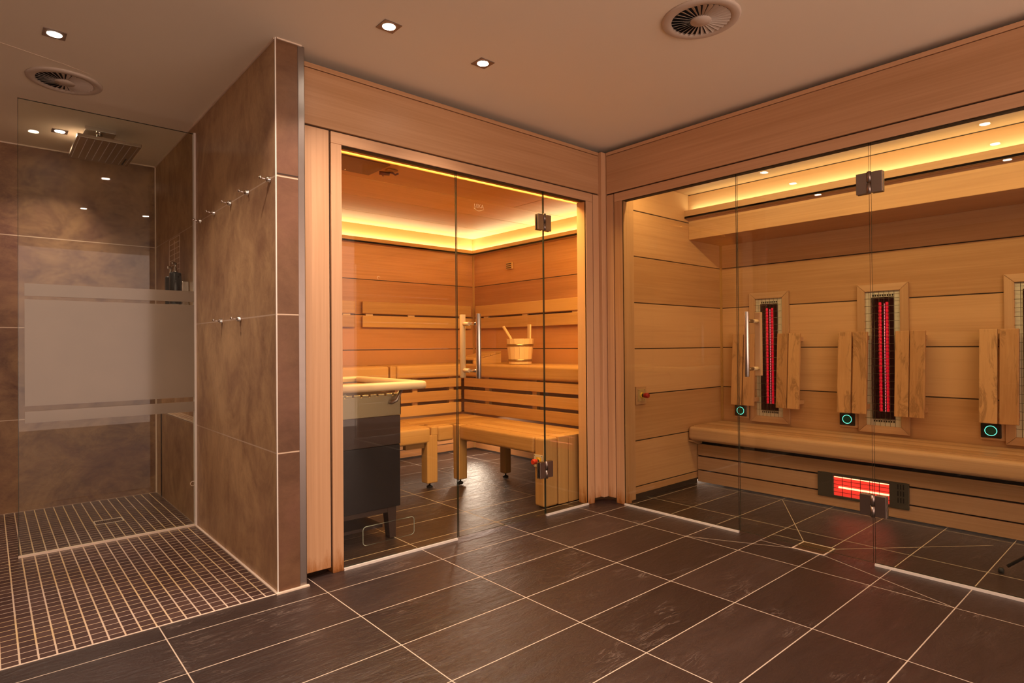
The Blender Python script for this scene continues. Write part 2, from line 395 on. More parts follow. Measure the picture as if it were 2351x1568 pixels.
def planks(mb, kind, face, back, a0, a1, z0, z1, cuts, gap=.0035):
    """horizontal planks of one wall; kind 'X' wall runs along X (face/back are y), 'Y' along Y"""
    zs = [z0]+[c for c in cuts if z0 < c < z1]+[z1]
    for i in range(len(zs)-1):
        lo = zs[i]+(gap if i else 0); hi = zs[i+1]-(gap if i < len(zs)-2 else 0)
        if kind == 'X': mb.box(a0, a1, face, back, lo, hi)
        else: mb.box(face, back, a0, a1, lo, hi)
    return mb
CUTS = [.085, .4, .717, 1.034, 1.352, 1.672, 1.988]

# ================================================================== the setting
struct(MB().box(-3.2, 3.6, -4.6, .135, -.06, 0).box(-.165, 3.6, .135, 2.7, -.06, 0).build('floor', SLATE), 'dark slate tiled floor with pale joints')
struct(MB().box(-3.2, -.165, .135, 2.66, -.06, -.001).build('floor_shower', MOSAIC), 'brown mosaic floor of the shower area')
struct(MB().box(-3.2, 3.8, -4.6, 2.8, 2.41, 2.47).build('ceiling', PLASTER), 'smooth beige ceiling')
struct(MB().box(-3.2, -.165, 2.59, 2.70, 0, 2.41).build('wall_back', TILE_X), 'brown stone-look tiled back wall of the shower')
w = MB().box(-.165, -.068, .135, 1.50, 0, 2.41).box(-.165, -.068, 2.41, 2.59, 0, 2.41).box(-.165, -.068, 1.50, 2.41, 0, .612).box(-.165, -.068, 1.50, 2.41, 1.25, 2.41).box(-.085, -.068, 1.50, 2.41, .612, 1.25)
struct(w.build('wall_right', [TILE_Z]), 'tall tiled partition wall between shower and sauna')
struct(MB().box(-.163, -.068, .1335, .136, .0, 2.41).build('wall_front', TILE_RED), 'narrow reddish tiled front end of the partition')
struct(MB().box(-.160, -.068, .1325, .1345, 1.817, 1.822).build('trim_1', DARK))
struct(MB().box(-3.3, -3.2, -4.6, 2.7, 0, 2.41).build('wall_left', TILE_X), 'tiled wall at the far left')

# silicone joints and profiles
t = MB(); t.box(-.1675, -.1625, .1325, .1375, 0, 2.41); struct(t.build('trim_2', SEAL))
t = MB(); t.box(-.172, -.158, 2.580, 2.592, 0, 2.41); struct(t.build('trim_3', SILICONE))
t = MB(); t.box(-.171, -.160, .139, 2.58, 2.402, 2.4105).box(-3.2, -.165, 2.582, 2.592, 2.402, 2.4105).box(-.16, -.05, .127, .137, 2.404, 2.4105); struct(t.build('trim_4', SILICONE))
t = MB(); t.box(-.176, -.160, .139, 1.46, 0, .006).box(-.176, -.03, .118, .136, 0, .006); struct(t.build('trim_5', SILICONE))
t = MB(); t.box(-3.2, -.176, .130, .137, -.001, .0015); struct(t.build('trim_6', SILICONE))
t = MB(); t.box(-.067, -.034, .136, .19, 0, 2.41); struct(t.build('trim_7', plain('strip_steel', (.30, .26, .235), .34, 1), bevel=.004), 'upright brushed steel corner strip')
t = MB(); t.box(-3.2, -1.05, 2.585, 2.592, 0, .006); struct(t.build('trim_8', SILICONE))

struct(MB().tube([(-1.6, .79, 2.4098), (-1.064, .953, 2.4098), (-.828, 1.026, 2.4098), (-.72, 1.08, 2.4098)], .0011, 6).build('trim_24', SILICONE))

# shower: tiled ledge below, recess above it behind the screen, mosaic strips
def ladder():
    m = MB()
    for k in range(8):
        m.box(-.1665, -.1645, 1.86, 2.15, 1.545+k*.036, 1.549+k*.036)
    m.box(-.1665, -.1645, 1.858, 1.862, 1.545, 1.80).box(-.1665, -.1645, 2.148, 2.152, 1.545, 1.80).box(-.1665, -.1645, 2.00, 2.003, 1.60, 1.78)
    return m
struct(ladder().build('trim_9', SILICONE), 'pale joints of a narrow mosaic strip in the shower wall')
m = MB(); m.box(-.172, -.164, 2.405, 2.411, 0, .61); struct(m.build('trim_10', DARK))
m = MB()
for k in range(4): m.box(-.150+k*.024, -.147+k*.024, 1.50, 2.41, .612, .6128)
m.box(-.167, -.163, 1.50, 2.41, .608, .6128)
struct(m.build('trim_23', SILICONE), 'pale joint lines on the ledge of the shower wall recess')

# floor joints under the glass of both cabins are children of the panes below

# ------------------------------------------------------------------ sauna shell
wb = planks(MB(), 'X', 2.46, 2.50, 0.0, 2.74, .01, 2.17, CUTS[:-1])
wb.mi = 1; wb.box(0, 2.74, 2.462, 2.50, .01, 2.17)
struct(wb.build('wall_sauna_back', [MW['wallX'], DARK], bevel=.0015, segs=1), 'planked back wall of the sauna')
ws = planks(MB(), 'Y', 2.70, 2.74, .28, 2.46, .01, 2.17, CUTS[:-1])
ws.mi = 1; ws.box(2.702, 2.74, .28, 2.46, .01, 2.17)
struct(ws.build('wall_sauna_right', [MW['wallY'], DARK], bevel=.0015, segs=1), 'planked right wall of the sauna')
wl = planks(MB(), 'Y', .02, -.02, .28, 2.46, .01, 2.17, CUTS[:-1])
struct(wl.build('wall_sauna_left', [MW['wallY']], bevel=.0015, segs=1))
struct(MB().box(2.692, 2.70, 2.445, 2.46, .01, 2.17).box(2.685, 2.70, 2.452, 2.46, .01, 2.17).build('trim_11', MW['SZ']))
c = MB()
for y0, y1 in ((1.109, 1.539), (1.547, 2.004), (2.012, 2.46)): c.box(.02, 2.70, y0, y1, 2.17, 2.19)
c.box(.02, 2.066, .28, 1.101, 2.17, 2.19).box(2.074, 2.70, .28, 1.102, 2.17, 2.19)
c.mi = 1; c.box(0, 2.74, .28, 2.50, 2.173, 2.21)
struct(c.build('ceiling_sauna', [MW['ceilX'], DARK]), 'planked sauna ceiling')
struct(MB().box(.02, 2.70, .239, .387, 2.055, 2.17).build('trim_12', MW['SX'], bevel=.003))
# cove lips
struct(MB().box(.02, 2.65, 2.405, 2.46, 1.992, 2.012).box(.02, 2.65, 2.405, 2.417, 1.992, 2.042).build('trim_13', MW['SX'], bevel=.002), 'ledge of the light cove on the sauna back wall')
struct(MB().box(2.645, 2.70, .28, 2.46, 1.992, 2.012).box(2.645, 2.657, .28, 2.417, 1.992, 2.042).build('trim_14', MW['SY'], bevel=.002), 'ledge of the light cove on the sauna right wall')
struct(MB().box(.02, 2.70, 2.452, 2.46, .0, .012).box(2.692, 2.70, .3, 2.46, 0, .012).build('trim_15', DARK))

# sauna front: header, frame, posts
wf = struct(MB().box(-.032, 2.034, .192, .24, 2.091, 2.350).build('wall_sauna_front', MW['HX'], bevel=.002), 'wide hemlock header board above the sauna glass')
MB().box(-.032, 2.034, .190, .24, 2.353, 2.375).build('top_rail', MW['HX'], wf, bevel=.002)
MB().box(-.032, .103, .192, .24, .03, 2.082).build('side_panel', MW['Hst'], wf, bevel=.002)
MB().box(.112, 1.968, .190, .238, 2.027, 2.082).build('head_rail', MW['HX'], wf, bevel=.002)
MB().box(.112, .166, .190, .28, .0, 2.0265).build('stile', MW['Hst'], wf, bevel=.002)
MB().box(1.904, 1.968, .190, .275, .0, 2.0265).build('stile', MW['Hst'], wf, bevel=.002)
MB().box(1.976, 2.034, .192, .24, .03, 2.082).build('side_panel', MW['Hst'], wf, bevel=.002)
MB().box(-.010, .16, .205, .25, .03, 2.09).box(1.95, 2.034, .205, .25, .03, 2.09).box(-.01, 2.03, .206, .25, 2.08, 2.36).build('shadow_gap', DARK, wf)
MB().box(.166, 1.904, .196, .236, 2.0235, 2.0268).build('glazing_channel', DARK, wf)
cp = struct(MB().box(2.034, 2.10, .165, .23, .03, 2.375).build('trim_16', MW['HZ'], bevel=.003), 'hemlock corner post between sauna and cabin fronts')
struct(MB().box(-.02, 3.5, .24, 2.6, 2.30, 2.33).box(2.14, 3.5, -3.6, .24, 2.30, 2.33).build('trim_17', DARK))

# cabin front (runs along Y at x = 2.08)
cf = struct(MB().box(2.078, 2.125, -3.50, .160, 2.091, 2.350).build('wall_cabin_front', MW['HY'], bevel=.002), 'wide hemlock header board above the infrared cabin glass')
MB().box(2.076, 2.125, -3.50, .160, 2.353, 2.375).build('top_rail', MW['HY'], cf, bevel=.002)
MB().box(2.078, 2.125, .100, .160, .03, 2.082).build('side_panel', MW['Hst'], cf, bevel=.002)
MB().box(2.076, 2.125, -3.50, .092, 2.024, 2.082).build('head_rail', MW['HY'], cf, bevel=.002)
MB().box(2.076, 2.15, .022, .092, .0, 2.0235).build('stile', MW['Hst'], cf, bevel=.002)
MB().box(2.092, 2.125, -3.5, .16, 2.078, 2.36).box(2.092, 2.125, .03, .16, .03, 2.09).build('shadow_gap', DARK, cf)

MB().box(2.086, 2.122, -3.5, .022, 2.0205, 2.0238).build('glazing_channel', DARK, cf)

# cabin shell
cl = planks(MB(), 'X', .06, .10, 2.225, 3.42, .035, 2.20, CUTS)
cl.mi = 1; cl.box(2.16, 3.42, .063, .10, .02, 2.20)
struct(cl.build('wall_cabin_left', [MW['cabX'], DARK], bevel=.0015, segs=1), 'planked left wall of the infrared cabin')
struct(MB().box(2.152, 2.225, .045, .10, .005, 2.20).build('trim_18', MW['HZ'], bevel=.002))
cb_ = planks(MB(), 'Y', 3.385, 3.42, -3.5, .06, .01, 2.20, CUTS)
cb_.mi = 1; cb_.box(3.388, 3.42, -3.5, .06, .01, 2.20)
struct(cb_.build('wall_cabin_back', [MW['cabY'], DARK], bevel=.0015, segs=1), 'planked back wall of the infrared cabin')
struct(planks(MB(), 'X', -3.5, -3.54, 2.12, 3.42, .01, 2.20, CUTS).build('wall_cabin_right', MW['cabX']))
struct(MB().box(3.376, 3.385, .045, .060, .45, 1.86).box(3.370, 3.385, .052, .060, .45, 1.86).build('trim_19', MW['SZ']))
struct(MB().box(2.12, 3.42, -3.5, .10, 2.20, 2.22).build('ceiling_cabin', MW['cabY']), 'timber ceiling of the infrared cabin')
bk = struct(MB().box(2.925, 3.385, -3.5, .06, 1.858, 2.196).build('trim_20', MW['cabY'], bevel=.003), 'timber bulkhead above the cabin bench')
MB().box(2.925, 2.928, -3.5, .06, 2.196, 2.20).build('shadow_line', DARK, bk)
struct(MB().box(2.868, 2.925, -3.5, .06, 2.012, 2.03).box(2.868, 2.880, -3.5, .06, 2.012, 2.072).build('trim_21', MW['HY'], bevel=.002), 'ledge of the light cove in the cabin')
struct(MB().box(2.16, 3.0, .055, .06, 0, .035).build('trim_22', DARK))

# ------------------------------------------------------------------ glass fronts
def pane(name, axis, p0, p1, plane, z0=.012, z1=2.024, label=None):
    m = MB(); h = .004
    if axis == 'X': c = [(p0, plane-h), (p1, plane-h), (p1, plane+h), (p0, plane+h)]
    else: c = [(plane-h, p1), (plane-h, p0), (plane+h, p0), (plane+h, p1)]
    b = [(x, y, z0) for x, y in c]; t = [(x, y, z1) for x, y in c]
    m.add(b+t, [(0, 1, 5, 4), (2, 3, 7, 6)]); m.mi = 1
    m.add(b+t, [(3, 2, 1, 0), (4, 5, 6, 7), (1, 2, 6, 5), (3, 0, 4, 7)])
    o = m.build(name, [GLASS, EDGE]); struct(o, label); return o
w1 = pane('window_1', 'X', .166, .838, .200, label='fixed left glass pane of the sauna')
MB().box(.166, .83, .186, .202, 0, .011).build('bottom_seal', SEAL, w1)
d1 = pane('door_1', 'X', .846, 1.508, .200, label='glass door of the sauna')
w2 = pane('window_2', 'X', 1.516, 1.904, .200, label='fixed right glass pane of the sauna')
MB().box(1.516, 1.904, .186, .202, 0, .011).build('bottom_seal', SEAL, w2)
w3 = pane('window_3', 'Y', .022, -.779, 2.080, label='fixed left glass pane of the infrared cabin')
MB().box(2.068, 2.082, -.779, .022, 0, .011).build('bottom_seal', SEAL, w3)
d2 = pane('door_2', 'Y', -.787, -1.460, 2.080, label='glass door of the infrared cabin')
w4 = pane('window_4', 'Y', -1.468, -3.50, 2.080, label='fixed right glass pane of the infrared cabin')
MB().box(2.068, 2.082, -3.5, -1.468, 0, .011).build('bottom_seal', SEAL, w4)
# rounded cut-out in the first pane
def rrect_loop(cx, cz, w, h, r, n=6):
    pts = []
    for sx, sz, a0 in ((1, 1, 0), (-1, 1, 90), (-1, -1, 180), (1, -1, 270)):
        for k in range(n+1):
            a = R(a0+90*k/n); pts.append((cx+sx*(w/2-r)+r*math.cos(a), cz+sz*(h/2-r)+r*math.sin(a)))
    return pts
pts = rrect_loop(.415, .135, .29, .092, .018); pts.append(pts[0])
MB().tube([(x, .200, z) for x, z in pts], .0018, 6, cap=False).build('cut_out_edge', plain('glass_cut_edge', (.34, .38, .30), .2), w1)
# hinges: two clamps and a knuckle
def hinge(parent, axis, pos, plane, zc, m):
    b = MB()
    for s, (a, e) in ((0, (pos-.057, pos-.009)), (0, (pos+.009, pos+.057))):
        if axis == 'X': b.box(a, e, plane-.016, plane-.0045, zc-.05, zc+.05).box(a, e, plane+.0045, plane+.016, zc-.05, zc+.05)
        else: b.box(plane-.016, plane-.0045, a, e, zc-.05, zc+.05).box(plane+.0045, plane+.016, a, e, zc-.05, zc+.05)
    h = b.build('hinge', m, parent, bevel=.0015, segs=1)
    q = (pos, plane-.014) if axis == 'X' else (plane-.014, pos)
    MB().tube([(q[0], q[1], zc-.053), (q[0], q[1], zc-.002)], .0095, 14).tube([(q[0], q[1], zc+.002), (q[0], q[1], zc+.053)], .0095, 14).build('hinge_knuckle', m, h)
hinge(d1, 'X', 1.512, .200, 1.83, STEEL_D); hinge(d1, 'X', 1.512, .200, .288, STEEL_D)
hinge(d2, 'Y', -1.464, 2.080, 1.828, STEEL_D); hinge(d2, 'Y', -1.464, 2.080, .285, STEEL_D)
# handles
hb = MB().tube([(.943, .135, .882), (.943, .135, 1.241)], .0145, 20)
h = hb.build('handle', STEEL, d1, bevel=.001)
for z in (.924, 1.187): MB().tube([(.943, .135, z), (.932, .197, z)], .0095, 14).build('handle_mount', CHROME, h)
h = MB().tube([(.930, .265, .882), (.930, .265, 1.241)], .0165, 20).build('inner_handle', MW['paleZ'], d1, bevel=.001)
for z in (.924, 1.187): MB().tube([(.931, .203, z), (.930, .265, z)], .0115, 14).build('handle_mount', MW['pale'], h)
h = MB().tube([(2.012, -.870, .883), (2.012, -.870, 1.238)], .0135, 20).build('handle', STEEL, d2, bevel=.001)
for z in (.924, 1.187): MB().tube([(2.012, -.870, z), (2.077, -.870, z)], .0095, 14).build('handle_mount', HOOP, h)
h = MB().box(2.135, 2.160, -.887, -.853, .883, 1.238).build('inner_handle', MW['HZ'], d2, bevel=.003)
for z in (.924, 1.187): MB().tube([(2.083, -.870, z), (2.136, -.870, z)], .0105, 14).build('handle_mount', MW['pale'], h)
# etched mark on the sauna door
def text_mesh(body, size, name, m, parent, loc, rot, extr=.0002):
    cu = bpy.data.curves.new(name, 'FONT'); cu.body = body; cu.size = size; cu.extrude = extr; cu.align_x = 'CENTER'
    to = bpy.data.objects.new('tmp', cu); COL.objects.link(to); bpy.context.view_layer.update()
    me = bpy.data.meshes.new_from_object(to.evaluated_get(bpy.context.evaluated_depsgraph_get()))
    bpy.data.objects.remove(to); me.materials.clear(); me.materials.append(m)
    o = bpy.data.objects.new(name, me); COL.objects.link(o); o['_o'] = (0, 0, 0)
    mm = Matrix.Translation(Vector(loc)-Vector(parent['_o'])) @ rot.to_4x4()
    for v in me.vertices: v.co = mm @ v.co
    o.parent = parent; return o
ETCH = plain('etched_mark', (.62, .40, .20), .6)
RX90 = Matrix.Rotation(R(90), 3, 'X')
lg = text_mesh('LEKA', .030, 'etched_mark', ETCH, d1, (1.000, .1955, 1.848), RX90)
arc = [(.966+.068*k/10, .1955, 1.842-.012*math.sin(math.pi*(k/10)**.8)) for k in range(11)]
MB().tube(arc, .0014, 6).build('etched_swoosh', ETCH, lg)
arc = [(.361+.008*math.cos(a/8*6.28), .1955, 1.406+.007*math.sin(a/8*6.28)) for a in range(7)]
MB().tube(arc, .0011, 5).build('etched_mark', ETCH, w1)

# ------------------------------------------------------------------ shower
g = thing('shower_screen', (-.99, 1.47, 0), 'frameless glass shower screen with frosted bands fixed to the tiled wall', 'shower screen')
m = MB(); m.box(-.988, -.171, 1.466, 1.474, .012, 2.348); m.build('glass_pane', GLASS, g)
for z0, z1 in ((1.338, 1.402), (.771, 1.320), (.684, .744)): MB().box(-.964, -.171, 1.4625, 1.4655, z0, z1).build('frosted_band', FROST, g)
MB().box(-.990, -.171, 1.462, 1.478, 0, .012).build('floor_profile', SILICONE, g)
MB().box(-.176, -.165, 1.454, 1.464, 0, 2.352).box(-.176, -.165, 1.474, 1.486, 0, 2.352).build('wall_profile', SEAL, g)
MB().box(-.990, -.171, 1.466, 1.474, 2.348, 2.350).box(-.9895, -.9875, 1.466, 1.474, .012, 2.35).build('glass_edge', EDGE, g)
MB().tube([(-.186+.013*math.cos(k/16*6.283), 1.465, .255+.013*math.sin(k/16*6.283)) for k in range(17)], .0014, 6, cap=False).build('glass_hole_rim', SILICONE, g)

g = thing('rain_shower', (-.55, 2.04, 2.41), 'flat rectangular chrome rain shower head under the ceiling', 'shower head')
MB().box(-.663, -.503, 1.90, 2.06, 2.386, 2.409).build('ceiling_plate', CHROME, g, bevel=.002)
MB().tube([(-.583, 1.98, 2.386), (-.583, 1.98, 2.372), (-.575, 1.99, 2.366), (-.56, 2.02, 2.340), (-.555, 2.03, 2.322)], [.016, .020, .017, .017, .022], 16).build('swivel_arm', CHROME, g)
hd = MB().box(-.712, -.388, 1.785, 2.298, 2.300, 2.322).build('spray_plate', plain('spray_plate_chrome', (.46, .38, .30), .22, .9), g, bevel=.004)
nz = MB()
for i in range(22):
    for j in range(9): nz.box(-.700+j*.0365, -.697+j*.0365, 1.80+i*.022, 1.804+i*.022, 2.2985, 2.300)
nz.build('spray_nozzles', STEEL_D, hd)['kind'] = 'stuff'
MB().box(-.428, -.420, 2.10, 2.26, 2.2985, 2.3).build('printed_mark', DARK, hd)

def drain(name, x0, x1, y0, y1, label, long, frame, fill, slots, z=0.0):
    g = thing(name, ((x0+x1)/2, (y0+y1)/2, z), label, 'floor drain')
    f = MB(); b = .006
    f.box(x0, x1, y0, y0+b, z, z+.003).box(x0, x1, y1-b, y1, z, z+.003).box(x0, x0+b, y0+b, y1-b, z, z+.003).box(x1-b, x1, y0+b, y1-b, z, z+.003)
    f.build('frame', frame, g)
    s = MB(); s.box(x0+b, x1-b, y0+b, y1-b, z, z+.0015); s.mi = 1
    for i in range(slots[0]):
        for j in range(slots[1]):
            cx = x0+b+(x1-x0-2*b)*(i+.5)/slots[0]; cy = y0+b+(y1-y0-2*b)*(j+.5)/slots[1]
            s.box(cx-.0022, cx+.0022, cy-.0022, cy+.0022, z+.0015, z+.0018)
    s.build('grate', [fill, DARK], g)
drain('floor_drain', -.62, -.47, 1.89, 1.985, 'small rectangular metal drain in the brown mosaic shower floor', 0, SILICONE, STEEL, (14, 8))
drain('floor_drain', 2.037, 2.182, -1.25, -1.09, 'square perforated drain in the slate floor under the cabin door', 0, SILICONE, plain('bronze_grate', (.22, .12, .05), .45, .6), (18, 20))

# soap bottles on their wall shelf
def bottle(x, y, h, label):
    g = thing('soap_bottle', (x, y, 1.338), label, 'bottle', 'pump bottles on the shower wall')
    MB().lathe((x, y, 1.338), [(.030, 0), (.034, .004), (.034, h-.006), (.030, h)], seg=28).build('bottle_body', BOTTLE, g)
    n = MB().lathe((x, y, 1.338+h), [(.013, 0), (.013, .012), (.010, .016), (.010, .030), (.0065, .032), (.0065, .052), (.010, .054), (.010, .060)], seg=18).build('pump_collar', STEEL, g)
    MB().tube([(x, y, 1.338+h+.057), (x-.012, y-.02, 1.338+h+.061), (x-.024, y-.042, 1.338+h+.055), (x-.026, y-.047, 1.338+h+.048)], [.008, .0075, .006, .004], 12).build('pump_spout', STEEL, n)
bottle(-.215, 1.865, .185, 'dark green pump bottle on the shower wall, shorter one further back')
bottle(-.215, 1.745, .200, 'dark green pump bottle on the shower wall, taller one nearer the glass')
sb = MB().box(-.255, -.168, 1.68, 1.93, 1.330, 1.338).box(-.171, -.167, 1.68, 1.93, 1.30, 1.345).build('wall_shelf', STEEL, origin=(-.2, 1.8, 1.33))
tag(sb, 'narrow steel wall shelf carrying the two dark pump bottles', 'shelf')
g = thing('soap_dispenser', (-.18, 1.635, 1.34), 'small upright metal box mounted on the shower wall beside the bottles', 'dispenser')
MB().box(-.205, -.166, 1.618, 1.652, 1.30, 1.475).build('case', STEEL, g, bevel=.004)
MB().box(-.2065, -.2045, 1.630, 1.640, 1.455, 1.462).build('level_window', VOID, g)

# robe hooks
def make_hook(y, z, label, grp):
    g = thing('robe_hook', (-.165, y, z), label, 'hook', grp)
    MB().lathe((-.165, y, z), [(.0155, 0), (.0155, -.004), (.012, -.009), (.0125, -.013), (.009, -.017)], axis='X', seg=18).build('rose', CHROME, g)
    MB().tube([(-.180, y, z), (-.190, y+.001, z), (-.200, y+.002, z+.002), (-.204, y+.002, z+.003)], [.0045, .0035, .004, .004], 10).build('peg', CHROME, g)
    MB().lathe((-.206, y+.002, z+.004), [(.0005, -.0075), (.005, -.006), (.0075, 0), (.005, .006), (.0005, .0075)], seg=14).build('ball_end', CHROME, g)
    return g
GH = 'chrome hooks in the upper row on the tiled partition'
h0 = make_hook(.205, 1.805, 'chrome hook of the upper row nearest the front corner of the tiled partition', GH)
for y, lb in ((.499, 'chrome hook second from the front corner in the upper row'), (.772, 'chrome hook in the middle of the upper row of five'),
              (1.061, 'chrome hook of the upper row second from the shower glass'), (1.338, 'chrome hook of the upper row beside the shower glass profile')):
    dup(h0, (-.165, y, 1.805), lb, GH)
GL = 'chrome hooks in the lower row on the tiled partition'
dup(h0, (-.165, .933, 1.205), 'chrome hook of the lower pair, the left one nearer the shower glass', GL)
dup(h0, (-.165, .626, 1.204), 'chrome hook of the lower pair, the right one nearer the front corner', GL)

# ------------------------------------------------------------------ ceiling fittings
def make_spot(x, y, label, grp, power):
    g = thing('ceiling_spotlight', (x, y, 2.41), label, 'ceiling light', grp)
    m = MB(); a, b = .040, .0275; z0, z1 = 2.4065, 2.4105; n = 32
    sq = []
    for k in range(n):
        t_ = 2*math.pi*k/n; c_, s_ = math.cos(t_), math.sin(t_); q = a/max(abs(c_), abs(s_)); sq.append((c_*q, s_*q))
    o_ = [(x+u, y+v, z) for z in (z0, z1) for u, v in sq]
    i_ = [(x+b*math.cos(2*math.pi*k/n), y+b*math.sin(2*math.pi*k/n), z0) for k in range(n)]
    m.add(o_+i_, [(k, (k+1) % n, 2*n+(k+1) % n, 2*n+k) for k in range(n)]+[(k, n+k, n+(k+1) % n, (k+1) % n) for k in range(n)])
    m.build('square_frame', STEEL_D, g)
    MB().lathe((x, y, 2.4060), [(.0262, 0), (.0262, .003)], seg=28).build('lamp_disc', BULB, g)
    l = bpy.data.lights.new('spot_lamp', 'AREA'); l.shape = 'DISK'; l.size = .05; l.energy = power; l.color = SPOT; l.spread = R(112)
    lo = bpy.data.objects.new('spot_lamp', l); COL.objects.link(lo); lo.parent = g; lo.location = (0, 0, -.006)
    return g
G1 = 'square recessed ceiling spotlights'
SP = 3.7
s0 = make_spot(-.40, -.24, 'recessed ceiling spotlight above the floor in front of the partition, outside the frame', G1, SP)
def spot(x, y, label): return dup(s0, (x, y, 2.41), label, G1)
spot(.165, -.265, 'glowing square ceiling spotlight at the top centre, the larger one nearer the partition')
spot(.671, -.262, 'glowing square ceiling spotlight in front of the sauna header, the smaller white one')
spot(-.890, .712, 'glowing square ceiling spotlight at the top left above the mosaic floor')
spot(-.768, 2.126, 'square ceiling spotlight over the shower, just left of the rain shower head')
spot(-.41, -1.58, 'recessed ceiling spotlight overhead outside the frame, nearest the shower side')
spot(.11, -1.60, 'recessed ceiling spotlight overhead outside the frame, in the middle of the near row')
spot(.63, -1.64, 'recessed ceiling spotlight overhead outside the frame, nearest the infrared cabin')

def make_vent(x, y, label, rot):
    g = thing('ceiling_vent', (x, y, 2.41), label, 'air vent', 'round swirl vents in the ceiling')
    MB().lathe((x, y, 2.41), [(.158, 0), (.156, -.006), (.150, -.010), (.122, -.010), (.118, -.006), (.118, 0)], seg=64).build('rim', VENTW, g)
    v = MB()
    v.lathe((x, y, 2.4075), [(.118, 0), (.118, .001)], seg=48); v.build('dark_opening', VOID, g)
    b = MB(); nb = 30
    for k in range(nb):
        a0 = rot+2*math.pi*k/nb; a1 = a0+2*math.pi/nb*.62
        p = lambda r_, a, z: (x+r_*math.cos(a), y+r_*math.sin(a), z)
        b.hexa([p(.040, a1, 2.3990), p(.040, a0, 2.4035), p(.1185, a0, 2.4065), p(.1185, a1, 2.3985)],
               [p(.040, a1, 2.4000), p(.040, a0, 2.4045), p(.1185, a0, 2.4075), p(.1185, a1, 2.3995)])
    b.build('blade_ring', VENTW, g)
    MB().lathe((x, y, 2.398), [(.004, -.0002), (.042, 0), (.042, .006)], seg=32).build('hub', VENTW, g)
    return g
make_vent(1.117, -1.150, 'round white swirl vent in the ceiling at the top edge above the cabin', 0)
make_vent(-.812, 1.245, 'round white swirl vent in the ceiling over the mosaic shower floor', .1)

# ------------------------------------------------------------------ sauna benches
def bench_boards(g, along, a0, a1, c0, c1, zt, n, front_lo, front_hi, mkey, thick=.03, fw=.055, br=.018, joint=.004):
    """c0 = front edge coordinate, c1 = back; front board is deep with a rounded nose"""
    def bx(lo, hi, z0, z1):
        return MB().box(a0, a1, lo, hi, z0, z1) if along == 'X' else MB().box(lo, hi, a0, a1, z0, z1)
    bx(c0, c0+fw, front_lo, zt).build('front_board', MW[mkey], g, bevel=br, segs=4)
    w_ = (c1-c0-fw-joint)/n
    for k in range(n):
        lo = c0+fw+joint+k*w_
        bx(lo, lo+w_-joint, zt-thick, zt).build('seat_board', MW[mkey], g, bevel=.004)
def leg(g, x0, x1, y0, y1, z1, name='leg', foot=True, key='SZ'):
    l = MB().box(x0, x1, y0, y1, .035 if foot else .008, z1).build(name, MW[key], g, bevel=.007)
    if foot: MB().lathe(((x0+x1)/2, (y0+y1)/2, 0), [(.022, 0), (.024, .006), (.018, .012), (.007, .016), (.007, .037)], seg=20).build('foot', RUBBER, l)
    return l
g = thing('sauna_bench', (1.86, .8, 0), 'lower sauna bench on the right with upright end boards behind the door hinge', 'bench', 'lower benches in the sauna')
bench_boards(g, 'Y', .413, 1.243, 1.613, 2.118, .456, 4, .345, 0, 'SY', fw=.105)
xs = [1.613, 1.748, 1.848, 1.946, 2.040, 2.125]
for i in range(5): MB().box(xs[i]+.002, xs[i+1]-.003, .315, .408, .004, .456).build('end_board', MW['SZ'], g, bevel=.016 if i == 0 else .006, segs=3)
leg(g, 1.614, 1.694, 1.249, 1.325, .455); leg(g, 2.02, 2.085, 1.18, 1.245, .40)
MB().box(1.72, 2.10, 1.18, 1.235, .372, .425).build('cross_rail', MW['SX'], g)
g = thing('sauna_bench', (1.76, 1.7, 0), 'lower sauna bench in the back corner between the two front legs', 'bench', 'lower benches in the sauna')
bench_boards(g, 'X', 1.462, 1.608, 1.300, 1.40, .455, 0+1, .338, 0, 'SX', fw=.06)
b = MB(); w_ = (1.876-1.404)/5
for k in range(5): MB().box(1.40 if k else 1.462, 2.118, 1.404+k*w_, 1.404+(k+1)*w_-.004, .425, .455).build('seat_board', MW['SX'], g, bevel=.004)
MB().box(1.70, 2.118, 1.249, 1.40, .425, .455).build('seat_board', MW['SX'], g, bevel=.004)
leg(g, 1.362, 1.456, 1.302, 1.385, .395)
MB().box(1.400, 1.458, 1.302, 1.42, .39, .455).build('leg_head', MW['SZ'], g, bevel=.006)
g = thing('sauna_bench', (1.0, 1.7, 0), 'lower sauna bench against the back, partly hidden by the sauna heater', 'bench', 'lower benches in the sauna')
bench_boards(g, 'X', .70, 1.394, 1.300, 1.876, .455, 5, .338, 0, 'SX', fw=.06)
MB().box(1.20, 1.36, 1.34, 1.38, .30, .338).build('bracket', MW['SX'], g)
leg(g, .72, .80, 1.33, 1.41, .43)
# upper benches
def slats(g, along, a0, a1, face, key, sup):
    for z0, z1 in ((.699, .776), (.585, .671), (.469, .559)):
        (MB().box(a0, a1, face, face+.024, z0, z1) if along == 'X' else MB().box(face, face+.024, a0, a1, z0, z1)).build('apron_slat', MW[key], g, bevel=.004)
    for s in sup:
        (MB().box(s, s+.05, face+.025, face+.06, .47, .87) if along == 'X' else MB().box(face+.025, face+.06, s, s+.05, .47, .87)).build('support_post', MW['SZ'], g)
g = thing('sauna_bench', (.9, 2.1, 0), 'upper sauna bench along the back wall, left section above the heater', 'bench', 'upper benches in the sauna')
bench_boards(g, 'X', .10, 1.377, 1.880, 2.40, .900, 4, .790, 0, 'SX', fw=.10, br=.02)
slats(g, 'X', .10, 1.377, 1.895, 'SX', (.3, .8, 1.2))
g = thing('sauna_bench', (2.0, 2.1, 0), 'upper sauna bench along the back wall, section running into the corner', 'bench', 'upper benches in the sauna')
